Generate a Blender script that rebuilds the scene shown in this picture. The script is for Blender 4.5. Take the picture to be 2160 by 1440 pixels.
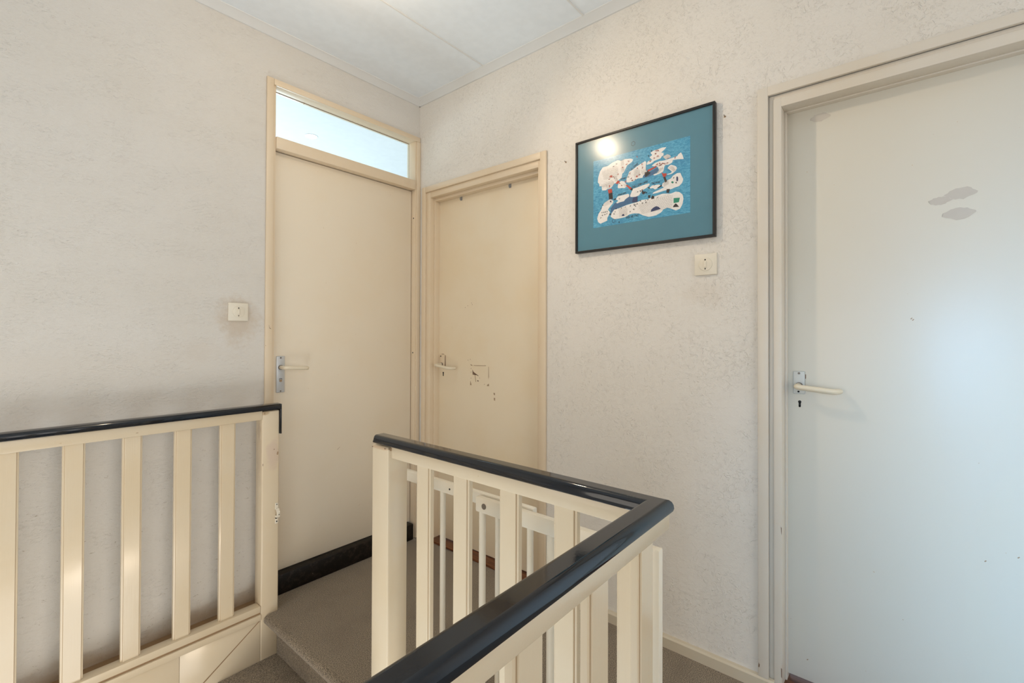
import bpy, bmesh, math, random
from mathutils import Vector, Matrix
for o in list(bpy.data.objects):
    bpy.data.objects.remove(o, do_unlink=True)
SC = bpy.context.scene
COL = SC.collection
R = math.radians

# ---------------------------------------------------------------- camera
cam_d = bpy.data.cameras.new('camera')
cam = bpy.data.objects.new('camera', cam_d); COL.objects.link(cam)
cam_d.sensor_width = 36.0
cam_d.sensor_fit = 'HORIZONTAL'
cam_d.lens = 982.61 / 2160 * 36
cam_d.shift_y = -24.27 / 2160
cam_d.clip_start = 0.02
yaw, pit, rol = R(50.088), R(0.498), R(0.201)
F = Vector((math.sin(yaw) * math.cos(pit), math.cos(yaw) * math.cos(pit), math.sin(pit)))
Rt = Vector((math.cos(yaw), -math.sin(yaw), 0))
U = Rt.cross(F)
R2 = Rt * math.cos(rol) + U * math.sin(rol)
U2 = -Rt * math.sin(rol) + U * math.cos(rol)
M = Matrix((R2, U2, -F)).transposed().to_4x4()
M.translation = Vector((-1.8284, -2.2755, 1.2367))
cam.matrix_world = M
SC.camera = cam

# ---------------------------------------------------------------- world, exposure
w = bpy.data.worlds.new('world'); SC.world = w; w.use_nodes = True
w.node_tree.nodes['Background'].inputs[0].default_value = (0.75, 0.86, 1.0, 1)
w.node_tree.nodes['Background'].inputs[1].default_value = 0.6
SC.view_settings.view_transform = 'Standard'
SC.view_settings.look = 'None'
SC.view_settings.gamma = 1.0
SC.view_settings.exposure = 0.14
SC.view_settings.use_curve_mapping = False

# ---------------------------------------------------------------- lights
def area(name, loc, size, energy, color, direction, spread=180):
    d = bpy.data.lights.new(name, 'AREA'); d.shape = 'RECTANGLE'
    d.size, d.size_y = size; d.energy = energy; d.color = color; d.spread = R(spread)
    o = bpy.data.objects.new(name, d); COL.objects.link(o)
    o.location = loc
    o.rotation_euler = Vector(direction).to_track_quat('-Z', 'Y').to_euler()
    return o
def point(name, loc, radius, energy, color):
    d = bpy.data.lights.new(name, 'POINT'); d.shadow_soft_size = radius
    d.energy = energy; d.color = color
    o = bpy.data.objects.new(name, d); COL.objects.link(o); o.location = loc
    return o
point('bulb_light', (-0.95, -0.79, 2.47), 0.03, 3.6, (1.0, 0.78, 0.54))
sp = bpy.data.lights.new('spot_light', 'SPOT'); sp.energy = 18; sp.color = (1.0, 0.78, 0.54)
sp.shadow_soft_size = 0.028; sp.spot_size = R(112); sp.spot_blend = 0.9
spo = bpy.data.objects.new('spot_light', sp); COL.objects.link(spo); spo.location = (-0.95, -0.79, 2.465)
spo.rotation_euler = (Vector((0.0, -2.15, 1.35)) - spo.location).to_track_quat('-Z', 'Y').to_euler()
area('window_daylight', (-3.32, -2.90, 1.20), (0.7, 1.2), 11, (0.28, 0.62, 1.0), (1, -0.10, -0.20), 50)
area('west_fill', (-3.35, -1.05, 1.0), (1.3, 1.7), 13, (1.0, 0.91, 0.80), (1, 0, 0))  # added warm fill for the narrow door and newel; no doorway here
area('south_fill', (-1.5, -4.54, 1.30), (2.2, 2.3), 29, (1.0, 0.97, 0.93), (0, 1, 0))  # added broad fill to even out the light; no balcony door here
area('bathroom_daylight', (-0.5, 3.1, 1.35), (1.4, 1.2), 80, (0.84, 0.92, 1.0), (0, -1, 0.15))
area('stairwell_up_fill', (-2.0, -1.0, -2.3), (2.2, 1.5), 84, (0.60, 0.81, 1.0), (0.05, 0, 1))  # added cool fill aimed up at the ceiling, not an actual opening
area('under_landing_fill', (-2.0, -1.90, -0.85), (2.0, 1.1), 18, (0.98, 0.97, 0.95), (0.15, 1, 0.25))  # added fill below the landing for the low left wall; no window here
area('lower_hall_lamp', (-1.18, -2.10, -0.34), (0.40, 0.10), 2.6, (1.0, 0.82, 0.62), (0, 1, 0.35))

# ---------------------------------------------------------------- materials
MATS = {}
def nodes_of(name):
    m = bpy.data.materials.new(name); m.use_nodes = True
    nt = m.node_tree; b = nt.nodes['Principled BSDF']
    return m, nt, b
def N(nt, t, **kw):
    n = nt.nodes.new(t)
    for k, v in kw.items():
        if k in ('operation', 'data_type', 'blend_type', 'noise_dimensions', 'interpolation_type', 'feature', 'clamp'):
            setattr(n, k, v)
        else:
            n.inputs[k.replace('_', ' ')].default_value = v
    return n
def coords(nt, scale=(1, 1, 1), rot=(0, 0, 0)):
    tc = nt.nodes.new('ShaderNodeTexCoord'); mp = nt.nodes.new('ShaderNodeMapping')
    mp.inputs['Scale'].default_value = scale; mp.inputs['Rotation'].default_value = rot
    nt.links.new(tc.outputs['Object'], mp.inputs['Vector'])
    return mp.outputs['Vector']
def mathn(nt, op, a, b=None, c=None, clamp=False):
    n = nt.nodes.new('ShaderNodeMath'); n.operation = op; n.use_clamp = clamp
    for i, v in enumerate((a, b, c)):
        if v is None: continue
        if isinstance(v, (int, float)): n.inputs[i].default_value = v
        else: nt.links.new(v, n.inputs[i])
    return n.outputs[0]
def maprange(nt, v, a, b, c=0.0, d=1.0, smooth=True):
    n = nt.nodes.new('ShaderNodeMapRange')
    n.interpolation_type = 'SMOOTHSTEP' if smooth else 'LINEAR'
    nt.links.new(v, n.inputs['Value'])
    for k, x in zip(('From Min', 'From Max', 'To Min', 'To Max'), (a, b, c, d)):
        n.inputs[k].default_value = x
    return n.outputs[0]
def noise(nt, vec, scale, detail=3, rough=0.5, dist=0.0):
    n = nt.nodes.new('ShaderNodeTexNoise')
    n.inputs['Scale'].default_value = scale; n.inputs['Detail'].default_value = detail
    n.inputs['Roughness'].default_value = rough; n.inputs['Distortion'].default_value = dist
    nt.links.new(vec, n.inputs['Vector'])
    return n.outputs['Fac']
def mixc(nt, fac, a, b):
    n = nt.nodes.new('ShaderNodeMix'); n.data_type = 'RGBA'
    if isinstance(fac, (int, float)): n.inputs[0].default_value = fac
    else: nt.links.new(fac, n.inputs[0])
    for i, v in ((6, a), (7, b)):
        if isinstance(v, tuple): n.inputs[i].default_value = (*v, 1) if len(v) == 3 else v
        else: nt.links.new(v, n.inputs[i])
    return n.outputs[2]
def bump(nt, bsdf, h, strength, dist=0.002, prev=None):
    n = nt.nodes.new('ShaderNodeBump'); n.inputs['Strength'].default_value = strength
    n.inputs['Distance'].default_value = dist
    nt.links.new(h, n.inputs['Height'])
    if prev is not None: nt.links.new(prev, n.inputs['Normal'])
    nt.links.new(n.outputs[0], bsdf.inputs['Normal'])
    return n.outputs[0]
def ridges(nt, vec, scale, dist, width, mask_scale, m0, m1, seed=0.0):
    f = noise(nt, vec, scale, 2, 0.5, dist)
    a = mathn(nt, 'ABSOLUTE', mathn(nt, 'SUBTRACT', f, 0.5))
    line = maprange(nt, a, 0.0, width, 1.0, 0.0)
    mk = maprange(nt, noise(nt, vec, mask_scale, 3, 0.6), m0, m1)
    return mathn(nt, 'MULTIPLY', line, mk)

def plaster(name, col, strength=0.55, stretch=(1, 1, 1), stains=(), bands=(), m0=0.45, cracks=0.0):
    """white trowelled plaster with short raised worm-like ridges; stains = soiled blotches"""
    m, nt, b = nodes_of(name)
    v = coords(nt, stretch)
    # warp the coordinates a little so that the strokes wander
    r1 = ridges(nt, v, 34, 0.9, 0.035, 48, 0.47, 0.58)
    r2 = ridges(nt, v, 62, 1.4, 0.045, 70, 0.47, 0.58)
    patchy = maprange(nt, noise(nt, v, 6.5, 3, 0.6), m0 - 0.10, m0 + 0.14, 0.35, 1.0)
    fine = noise(nt, v, 210, 4, 0.65)
    lump = noise(nt, v, 70, 3, 0.6)
    soft = noise(nt, v, 14, 3, 0.5)
    h = mathn(nt, 'ADD', mathn(nt, 'MULTIPLY', r1, 0.55), mathn(nt, 'MULTIPLY', r2, 0.38))
    h = mathn(nt, 'MULTIPLY', h, patchy)
    h = mathn(nt, 'ADD', h, mathn(nt, 'MULTIPLY', fine, 0.50))
    h = mathn(nt, 'ADD', h, mathn(nt, 'MULTIPLY', lump, 0.95))
    h = mathn(nt, 'ADD', h, mathn(nt, 'MULTIPLY', soft, 0.9))
    bump(nt, b, h, strength, 0.0018)
    vv = coords(nt)
    big = maprange(nt, noise(nt, vv, 1.7, 3, 0.5), 0.35, 0.7)
    c = mixc(nt, big, col, tuple(x * k for x, k in zip(col, (0.965, 0.955, 0.935))))
    sep = nt.nodes.new('ShaderNodeSeparateXYZ'); nt.links.new(vv, sep.inputs[0])
    X, Y, Z = sep.outputs
    nz = noise(nt, vv, 7, 4, 0.65)
    nz2 = noise(nt, vv, 45, 3, 0.6)
    for (axis, u0, z0, ru, rz, amt) in stains:
        A = X if axis == 'x' else Y
        du = mathn(nt, 'DIVIDE', mathn(nt, 'SUBTRACT', A, u0), ru)
        dz = mathn(nt, 'DIVIDE', mathn(nt, 'SUBTRACT', Z, z0), rz)
        d = mathn(nt, 'SQRT', mathn(nt, 'ADD', mathn(nt, 'MULTIPLY', du, du), mathn(nt, 'MULTIPLY', dz, dz)))
        d = mathn(nt, 'ADD', d, mathn(nt, 'MULTIPLY', mathn(nt, 'SUBTRACT', nz, 0.5), 1.3))
        d = mathn(nt, 'ADD', d, mathn(nt, 'MULTIPLY', mathn(nt, 'SUBTRACT', nz2, 0.5), 0.9))
        c = mixc(nt, maprange(nt, d, 0.25, 1.1, amt, 0.0), c, (0.50, 0.36, 0.22))
    for (z0, z1, amt) in bands:
        d = mathn(nt, 'ADD', Z, mathn(nt, 'MULTIPLY', mathn(nt, 'SUBTRACT', nz, 0.5), 0.12))
        f = mathn(nt, 'MULTIPLY', maprange(nt, d, z0, (z0 + z1) / 2, 0, 1), maprange(nt, d, (z0 + z1) / 2, z1, 1, 0))
        c = mixc(nt, mathn(nt, 'MULTIPLY', f, amt), c, (0.46, 0.33, 0.20))
    if cracks:
        cv_ = coords(nt, (1, 1, 2.4), (0, R(14), 0))
        cr = ridges(nt, cv_, 24, 0.8, 0.012, 34, 0.57, 0.63)
        zone = maprange(nt, Z, 0.85, 0.70, 0.12, 1.0)
        c = mixc(nt, mathn(nt, 'MULTIPLY', mathn(nt, 'MULTIPLY', cr, zone), cracks), c, (0.33, 0.26, 0.18))
    # small specks
    sp = mathn(nt, 'MULTIPLY', maprange(nt, noise(nt, coords(nt, (1, 1, 2.6)), 60, 2, 0.4), 0.74, 0.79), 0.35)
    c = mixc(nt, sp, c, (0.40, 0.30, 0.19))
    nt.links.new(c, b.inputs['Base Color'])
    b.inputs['Roughness'].default_value = 0.85
    return m

def paint(name, col, rough=0.35, grain=0.10, axis=None, yellow=0.5, coat=0.0, dirt=(0.55, 0.38, 0.20), stains=()):
    m, nt, b = nodes_of(name)
    v = coords(nt)
    t = noise(nt, v, 3.0, 4, 0.6)
    c = mixc(nt, maprange(nt, t, 0.4, 0.7, 0, yellow), col, tuple(x * k for x, k in zip(col, (0.97, 0.92, 0.83))))
    sp = maprange(nt, noise(nt, v, 95, 2, 0.5), 0.77, 0.80, 0, 0.6)
    c = mixc(nt, sp, c, dirt)
    if stains:
        sep = nt.nodes.new('ShaderNodeSeparateXYZ'); nt.links.new(v, sep.inputs[0])
        nz = noise(nt, v, 16, 4, 0.6)
        for (px, py, pz, rh, rv, amt, sc_) in stains:
            dd = None
            for o_, c0, r_ in zip(sep.outputs, (px, py, pz), (rh, rh, rv)):
                q = mathn(nt, 'DIVIDE', mathn(nt, 'SUBTRACT', o_, c0), r_); q = mathn(nt, 'MULTIPLY', q, q)
                dd = q if dd is None else mathn(nt, 'ADD', dd, q)
            dd = mathn(nt, 'ADD', mathn(nt, 'SQRT', dd), mathn(nt, 'MULTIPLY', mathn(nt, 'SUBTRACT', nz, 0.5), 1.6))
            c = mixc(nt, maprange(nt, dd, 0.5, 1.1, amt, 0.0), c, sc_)
    nt.links.new(c, b.inputs['Base Color'])
    b.inputs['Roughness'].default_value = rough
    if coat: b.inputs['Coat Weight'].default_value = coat; b.inputs['Coat Roughness'].default_value = 0.12
    sc = {None: (1, 1, 1), 'z': (1, 1, 0.04), 'x': (0.04, 1, 1), 'y': (1, 0.04, 1)}[axis]
    g = noise(nt, coords(nt, sc), 260, 3, 0.6)
    wv = noise(nt, v, 18, 2, 0.5)
    h = mathn(nt, 'ADD', mathn(nt, 'MULTIPLY', g, 0.35), wv)
    bump(nt, b, h, grain, 0.002)
    return m

def plain(name, col, rough=0.5, metal=0.0, bumpy=0.0, scale=80):
    m, nt, b = nodes_of(name)
    v = coords(nt)
    c = mixc(nt, maprange(nt, noise(nt, v, scale * 0.3, 3), 0.3, 0.7), col, tuple(x * 0.965 for x in col))
    nt.links.new(c, b.inputs['Base Color'])
    b.inputs['Roughness'].default_value = rough; b.inputs['Metallic'].default_value = metal
    if bumpy: bump(nt, b, noise(nt, v, scale, 3), bumpy, 0.001)
    return m

M_WALL_L = plaster('plaster_left', (0.715, 0.685, 0.64), 0.75, (1, 1, 2.0),
    stains=(('x', -1.01, 1.29, 0.105, 0.12, 0.42), ('x', -1.17, 1.17, 0.09, 0.07, 0.10)),
    bands=((0.86, 1.04, 0.16), (-0.05, 0.10, 0.75)), m0=0.50, cracks=0.8)
M_WALL_R = plaster('plaster_right', (0.79, 0.755, 0.70), 1.0, (1, 1, 1),
    stains=(('y', -1.70, 1.40, 0.10, 0.07, 0.12),), m0=0.45)
M_WALL_O = plaster('plaster_other', (0.74, 0.70, 0.65), 0.4)
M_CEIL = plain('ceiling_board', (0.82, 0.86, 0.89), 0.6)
M_COVE = paint('cove_paint', (0.73, 0.73, 0.715), 0.5, 0.04, yellow=0.1)
M_FRAME = paint('frame_paint', (0.755, 0.625, 0.46), 0.33, 0.12, 'z')
M_FRAME_C = paint('frame_paint_c', (0.72, 0.66, 0.57), 0.35, 0.12, 'z')
M_LEAF_A = paint('leaf_paint_a', (0.82, 0.725, 0.58), 0.45, 0.06, yellow=0.3)
M_LEAF_B = paint('leaf_paint_b', (0.84, 0.725, 0.545), 0.42, 0.06, yellow=0.5)
M_LEAF_C = paint('leaf_paint_c', (0.735, 0.70, 0.61), 0.36, 0.10, 'y', yellow=0.12)
M_RAIL = paint('balustrade_paint', (0.725, 0.61, 0.445), 0.20, 0.30, 'z', coat=0.35)
M_POST = paint('post_paint', (0.725, 0.61, 0.445), 0.3, 0.22, 'z', coat=0.1, stains=(
    (-0.917, -0.13, 0.70, 0.035, 0.075, 0.55, (0.62, 0.47, 0.38)), (-0.963, -0.10, 0.70, 0.03, 0.14, 0.45, (0.52, 0.40, 0.28)),
    (-0.950, -0.13, 0.885, 0.02, 0.010, 0.8, (0.50, 0.34, 0.18)), (-0.963, -0.10, 0.80, 0.02, 0.05, 0.5, (0.45, 0.34, 0.24)),
    (-0.93, -1.085, 0.80, 0.05, 0.035, 0.35, (0.66, 0.50, 0.34)), (-0.95, -1.085, 0.66, 0.03, 0.13, 0.25, (0.70, 0.62, 0.52)),
    (-0.985, -1.04, 0.885, 0.05, 0.006, 0.6, (0.60, 0.40, 0.24)), (-0.92, -0.13, 0.0, 0.05, 0.03, 0.3, (0.62, 0.47, 0.30))))
M_RAIL_H = paint('balustrade_paint_h', (0.725, 0.61, 0.445), 0.24, 0.18, 'y', coat=0.2)
M_GATE = paint('gate_paint', (0.82, 0.76, 0.64), 0.3, 0.05)
M_BASE = paint('baseboard_paint', (0.62, 0.55, 0.43), 0.4, 0.10, 'y')
M_PATCH = plain('patch_paint', (0.60, 0.55, 0.48), 0.55)
M_CHIP = plain('bare_wood', (0.20, 0.12, 0.075), 0.7)
M_CHIPL = plain('scuffed_wood', (0.40, 0.28, 0.17), 0.7)
M_DARK = plain('dark_hole', (0.008, 0.007, 0.006), 0.6)
M_SEAM = plain('seam_and_gap_dark', (0.33, 0.21, 0.11), 0.7)  # brown joints, and the strip coloured as the dark gap by the wall
M_GROOVE = plain('groove_dirt', (0.47, 0.33, 0.19), 0.6)
M_HANDLE = plain('handle_plastic', (0.78, 0.69, 0.53), 0.3)
M_PLATE = plain('plate_metal', (0.62, 0.64, 0.66), 0.35, 0.35)
M_PLATE_C = plain('plate_painted', (0.66, 0.66, 0.62), 0.4)
M_SCREW = plain('screw_metal', (0.20, 0.17, 0.14), 0.45, 0.5)
M_SWITCH = plain('switch_plastic', (0.80, 0.74, 0.62), 0.4)
M_SWITCHW = plain('switch_ivory', (0.80, 0.73, 0.60), 0.35)
M_STEEL = plain('grey_steel', (0.35, 0.36, 0.38), 0.35, 0.8)
M_FRAMEBLK = plain('picture_frame_black', (0.010, 0.008, 0.007), 0.45)
M_TEALMAT = plain('mat_card_teal', (0.082, 0.235, 0.31), 0.6)

def mat_gloss_black():
    m, nt, b = nodes_of('handrail_gloss')
    v = coords(nt)
    chip = maprange(nt, noise(nt, v, 55, 4, 0.65), 0.735, 0.76)
    c = mixc(nt, chip, (0.003, 0.006, 0.012), (0.05, 0.10, 0.15))
    nt.links.new(c, b.inputs['Base Color'])
    b.inputs['Roughness'].default_value = 0.07
    b.inputs['IOR'].default_value = 1.55
    h = mathn(nt, 'ADD', mathn(nt, 'MULTIPLY', noise(nt, v, 14, 2, 0.5), 1.2), mathn(nt, 'MULTIPLY', noise(nt, v, 150, 3, 0.6), 0.22))
    bump(nt, b, h, 0.09, 0.0015)
    return m
M_BLACK = mat_gloss_black()

def mat_carpet():
    m, nt, b = nodes_of('carpet_grey')
    v = coords(nt)
    n1 = noise(nt, v, 330, 4, 0.85)
    n2 = noise(nt, v, 60, 3, 0.6)
    n3 = noise(nt, v, 5, 4, 0.6)
    c = mixc(nt, maprange(nt, n1, 0.40, 0.60), (0.045, 0.033, 0.022), (0.42, 0.335, 0.235))
    c = mixc(nt, maprange(nt, n3, 0.45, 0.75, 0, 0.35), c, (0.12, 0.085, 0.055))
    nt.links.new(c, b.inputs['Base Color'])
    b.inputs['Roughness'].default_value = 0.95
    b.inputs['Sheen Weight'].default_value = 0.25
    h = mathn(nt, 'ADD', n1, mathn(nt, 'MULTIPLY', n2, 0.5))
    bump(nt, b, h, 0.4, 0.002)
    return m
M_CARPET = mat_carpet()

def mat_stone():
    m, nt, b = nodes_of('black_stone')
    v = coords(nt)
    n1 = noise(nt, v, 40, 4, 0.7)
    c = mixc(nt, maprange(nt, n1, 0.45, 0.75), (0.008, 0.006, 0.005), (0.035, 0.026, 0.019))
    sp = maprange(nt, noise(nt, v, 90, 2), 0.76, 0.79)
    c = mixc(nt, sp, c, (0.35, 0.30, 0.24))
    nt.links.new(c, b.inputs['Base Color']); b.inputs['Roughness'].default_value = 0.42
    b.inputs['Specular IOR Level'].default_value = 0.25
    bump(nt, b, n1, 0.25, 0.002)
    return m
M_STONE = mat_stone()

def mat_wood():
    m, nt, b = nodes_of('brown_wood')
    g = noise(nt, coords(nt, (1, 0.05, 1)), 120, 4, 0.6, 0.5)
    c = mixc(nt, maprange(nt, g, 0.35, 0.65), (0.085, 0.026, 0.009), (0.22, 0.075, 0.024))
    nt.links.new(c, b.inputs['Base Color']); b.inputs['Roughness'].default_value = 0.35
    bump(nt, b, g, 0.15, 0.001)
    return m
M_WOOD = mat_wood()

def mat_sea():
    m, nt, b = nodes_of('blue_marker_sea')
    v = coords(nt, (1, 1, 3.2), (R(18), 0, 0))
    n1 = noise(nt, v, 60, 6, 0.75, 1.2)
    n2 = noise(nt, coords(nt), 16, 3, 0.6)
    c = mixc(nt, maprange(nt, n1, 0.38, 0.64), (0.03, 0.26, 0.46), (0.14, 0.47, 0.66))
    c = mixc(nt, maprange(nt, n1, 0.66, 0.74, 0, 0.7), c, (0.46, 0.66, 0.72))
    c = mixc(nt, maprange(nt, n2, 0.45, 0.8, 0, 0.4), c, (0.025, 0.17, 0.35))
    nt.links.new(c, b.inputs['Base Color']); b.inputs['Roughness'].default_value = 0.7
    return m
M_SEA = mat_sea()
def flat(name, col):
    m, nt, b = nodes_of(name)
    c = mixc(nt, maprange(nt, noise(nt, coords(nt), 90, 3), 0.3, 0.75, 0, 0.35), col, tuple(x * 0.8 for x in col))
    nt.links.new(c, b.inputs['Base Color']); b.inputs['Roughness'].default_value = 0.75
    return m
M_PWHITE = flat('drawing_white', (0.88, 0.85, 0.82)); M_PRED = flat('drawing_red', (0.55, 0.06, 0.035))
M_PBLACK = flat('drawing_black', (0.028, 0.022, 0.022)); M_PNAVY = flat('drawing_navy', (0.04, 0.055, 0.14))
M_PGREEN = flat('drawing_green', (0.02, 0.27, 0.17)); M_PWATER = flat('drawing_slate_water', (0.06, 0.15, 0.29))
M_PLINE = flat('drawing_thin_line', (0.30, 0.24, 0.19)); M_PREDL = flat('drawing_red_line', (0.55, 0.10, 0.06))

def mat_glass(name, rough, tint=(1, 1, 1), ior=1.45):
    m = bpy.data.materials.new(name); m.use_nodes = True
    nt = m.node_tree; nt.nodes.clear()
    out = nt.nodes.new('ShaderNodeOutputMaterial'); mx = nt.nodes.new('ShaderNodeMixShader')
    tr = nt.nodes.new('ShaderNodeBsdfTransparent'); gl = nt.nodes.new('ShaderNodeBsdfGlossy')
    fr = nt.nodes.new('ShaderNodeFresnel'); fr.inputs['IOR'].default_value = ior
    tr.inputs[0].default_value = (*tint, 1); gl.inputs['Roughness'].default_value = rough
    ge = nt.nodes.new('ShaderNodeNewGeometry')
    front = mathn(nt, 'SUBTRACT', 1.0, ge.outputs['Backfacing'])
    nt.links.new(mathn(nt, 'MULTIPLY', fr.outputs[0], front), mx.inputs[0]); nt.links.new(tr.outputs[0], mx.inputs[1])
    nt.links.new(gl.outputs[0], mx.inputs[2]); nt.links.new(mx.outputs[0], out.inputs[0])
    return m
M_PGLASS = mat_glass('picture_glass', 0.2)
M_GLASS = mat_glass('transom_glass', 0.02, (0.93, 0.98, 0.98))
def emit(name, col, s):
    m = bpy.data.materials.new(name); m.use_nodes = True
    b = m.node_tree.nodes['Principled BSDF']
    b.inputs['Emission Color'].default_value = (*col, 1); b.inputs['Emission Strength'].default_value = s
    return m
M_BULB = emit('lit_bulb', (1.0, 0.85, 0.65), 6.0)
M_SPOT = emit('lit_spot', (1.0, 0.97, 0.92), 9.0)

# ---------------------------------------------------------------- mesh helpers
class MB:
    def __init__(self): self.bm = bmesh.new(); self.mats = []
    def mi(self, m):
        if m not in self.mats: self.mats.append(m)
        return self.mats.index(m)
    def merge(self, t, m):
        i = self.mi(m)
        for f in t.faces: f.material_index = i
        me = bpy.data.meshes.new('tmp'); t.to_mesh(me); t.free()
        self.bm.from_mesh(me); bpy.data.meshes.remove(me)
        return self
    def box(self, x0, x1, y0, y1, z0, z1, m, bev=0.0, seg=2):
        t = bmesh.new(); bmesh.ops.create_cube(t, size=1)
        for v in t.verts:
            v.co = Vector(((x0 + x1) / 2 + v.co.x * abs(x1 - x0), (y0 + y1) / 2 + v.co.y * abs(y1 - y0), (z0 + z1) / 2 + v.co.z * abs(z1 - z0)))
        if bev > 0:
            bmesh.ops.bevel(t, geom=list(t.edges), offset=bev, segments=seg, affect='EDGES', profile=0.5)
        return self.merge(t, m)
    def prism(self, pts, axis, a, b, m, bev=0.0, seg=2):
        """extrude a closed 2D outline along an axis. pts in the two other axes' order"""
        t = bmesh.new()
        def P(p, s):
            if axis == 'x': return Vector((s, p[0], p[1]))
            if axis == 'y': return Vector((p[0], s, p[1]))
            return Vector((p[0], p[1], s))
        A = [t.verts.new(P(p, a)) for p in pts]; B = [t.verts.new(P(p, b)) for p in pts]
        t.faces.new(A); t.faces.new(list(reversed(B)))
        n = len(pts)
        for i in range(n): t.faces.new((A[i], B[i], B[(i + 1) % n], A[(i + 1) % n]))
        bmesh.ops.recalc_face_normals(t, faces=list(t.faces))
        if bev > 0: bmesh.ops.bevel(t, geom=list(t.edges), offset=bev, segments=seg, affect='EDGES', profile=0.5)
        return self.merge(t, m)
    def tube(self, pts, r, m, n=14, caps=True, roundcap=True):
        t = bmesh.new(); pts = [Vector(p) for p in pts]
        rs = r if isinstance(r, (list, tuple)) else [r] * len(pts)
        rings = []; up = None
        for i, p in enumerate(pts):
            d = (pts[min(i + 1, len(pts) - 1)] - pts[max(i - 1, 0)]).normalized()
            if up is None:
                up = d.orthogonal().normalized()
            else:
                up = (up - d * up.dot(d)).normalized()
            s = d.cross(up)
            rings.append([t.verts.new(p + (up * math.cos(2 * math.pi * k / n) + s * math.sin(2 * math.pi * k / n)) * rs[i]) for k in range(n)])
        for a, b in zip(rings, rings[1:]):
            for k in range(n): t.faces.new((a[k], a[(k + 1) % n], b[(k + 1) % n], b[k]))
        if caps:
            t.faces.new(list(reversed(rings[0]))); t.faces.new(rings[-1])
        bmesh.ops.recalc_face_normals(t, faces=list(t.faces))
        return self.merge(t, m)
    def disc(self, c, axis, r, h, m, n=24, bev=0.0):
        c = Vector(c); d = Vector({'x': (1, 0, 0), 'y': (0, 1, 0), 'z': (0, 0, 1)}[axis])
        t = bmesh.new()
        mat = d.to_track_quat('Z', 'Y').to_matrix().to_4x4(); mat.translation = c
        bmesh.ops.create_cone(t, cap_ends=True, segments=n, radius1=r, radius2=r, depth=h, matrix=mat)
        if bev:
            es = [e for e in t.edges if abs((e.verts[0].co - e.verts[1].co).normalized().dot(d)) < 0.5]
            bmesh.ops.bevel(t, geom=es, offset=bev, segments=2, affect='EDGES', profile=0.5)
        return self.merge(t, m)
    def poly(self, pts3, m):
        t = bmesh.new(); vs = [t.verts.new(Vector(p)) for p in pts3]
        f = t.faces.new(vs)
        bmesh.ops.triangulate(t, faces=[f])
        return self.merge(t, m)
    def build(self, name, parent=None, sharp=32):
        me = bpy.data.meshes.new(name); self.bm.to_mesh(me); self.bm.free()
        for m in self.mats: me.materials.append(m)
        for p in me.polygons: p.use_smooth = True
        me.set_sharp_from_angle(angle=R(sharp))
        o = bpy.data.objects.new(name, me); COL.objects.link(o)
        if parent is not None: o.parent = parent
        return o
def tag(o, label=None, cat=None, group=None, kind=None):
    if label: o['label'] = label
    if cat: o['category'] = cat
    if group: o['group'] = group
    if kind: o['kind'] = kind
    return o
def root(name, loc, label, cat, group=None, kind=None):
    o = bpy.data.objects.new(name, None); COL.objects.link(o); o.location = loc
    o.empty_display_size = 0.05
    bpy.context.view_layer.update()
    return tag(o, label, cat, group, kind)
def under(parent, o):
    """parent while keeping the world position"""
    o.parent = parent
    p = parent; acc = Matrix.Identity(4)
    o.matrix_parent_inverse = world_of(parent).inverted()
    return o
def world_of(o):
    m = o.matrix_basis.copy()
    if o.parent is not None: m = world_of(o.parent) @ o.matrix_parent_inverse @ m
    return m
def part(mb, name, parent, label=None):
    o = mb.build(name)
    if parent is not None: under(parent, o)
    if label: o['label'] = label
    return o
# ================================================================ SETTING
CEIL = 2.655
XW, YS, ZL = -3.4, -4.6, -2.75          # west wall, south wall, lower hall floor
# door openings in the walls
# wall left (y = 0 plane, 0.07 m thick) with the opening of the transom door
def slab_wall(name, axis, p0, p1, u0, u1, z0, z1, holes, mat, label):
    """wall box between p0..p1 on the normal axis with rectangular holes (u0,u1,z0,z1)"""
    mb = MB()
    us = sorted(set([u0, u1] + [h[0] for h in holes] + [h[1] for h in holes]))
    for a, b in zip(us, us[1:]):
        segs = [(z0, z1)]
        for h in holes:
            if h[0] <= a and b <= h[1]:
                new = []
                for s in segs:
                    if h[2] > s[0]: new.append((s[0], min(s[1], h[2])))
                    if h[3] < s[1]: new.append((max(s[0], h[3]), s[1]))
                segs = new
        for s in segs:
            if axis == 'y': mb.box(a, b, p0, p1, s[0], s[1], mat)
            else: mb.box(p0, p1, a, b, s[0], s[1], mat)
    o = mb.build(name)
    return tag(o, label, 'wall', kind='structure')
slab_wall('wall_left', 'y', 0.0, 0.08, XW, 0.0, ZL, CEIL + 0.02, [(-0.875, -0.02, -0.03, 2.425)], M_WALL_L,
          'white rough plaster wall with the transom door and soiled light switch')
slab_wall('wall_right', 'x', 0.0, 0.10, YS, 0.08, ZL, CEIL + 0.02, [(-0.935, -0.07, -0.03, 2.10), (-2.765, -1.905, -0.03, 2.085)], M_WALL_R,
          'white ridged plaster wall carrying the framed drawing between two doors')
slab_wall('wall_front', 'y', YS - 0.1, YS, XW, 0.1, ZL, CEIL + 0.02, [], M_WALL_O, 'white plaster wall behind the viewer')
slab_wall('wall_far', 'x', XW - 0.1, XW, YS - 0.1, 0.08, ZL, CEIL + 0.02, [(-3.3, -1.8, 0.7, 2.2), (-1.8, -0.3, -2.2, -0.6)], M_WALL_O, 'white plaster wall with the landing window')
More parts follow.
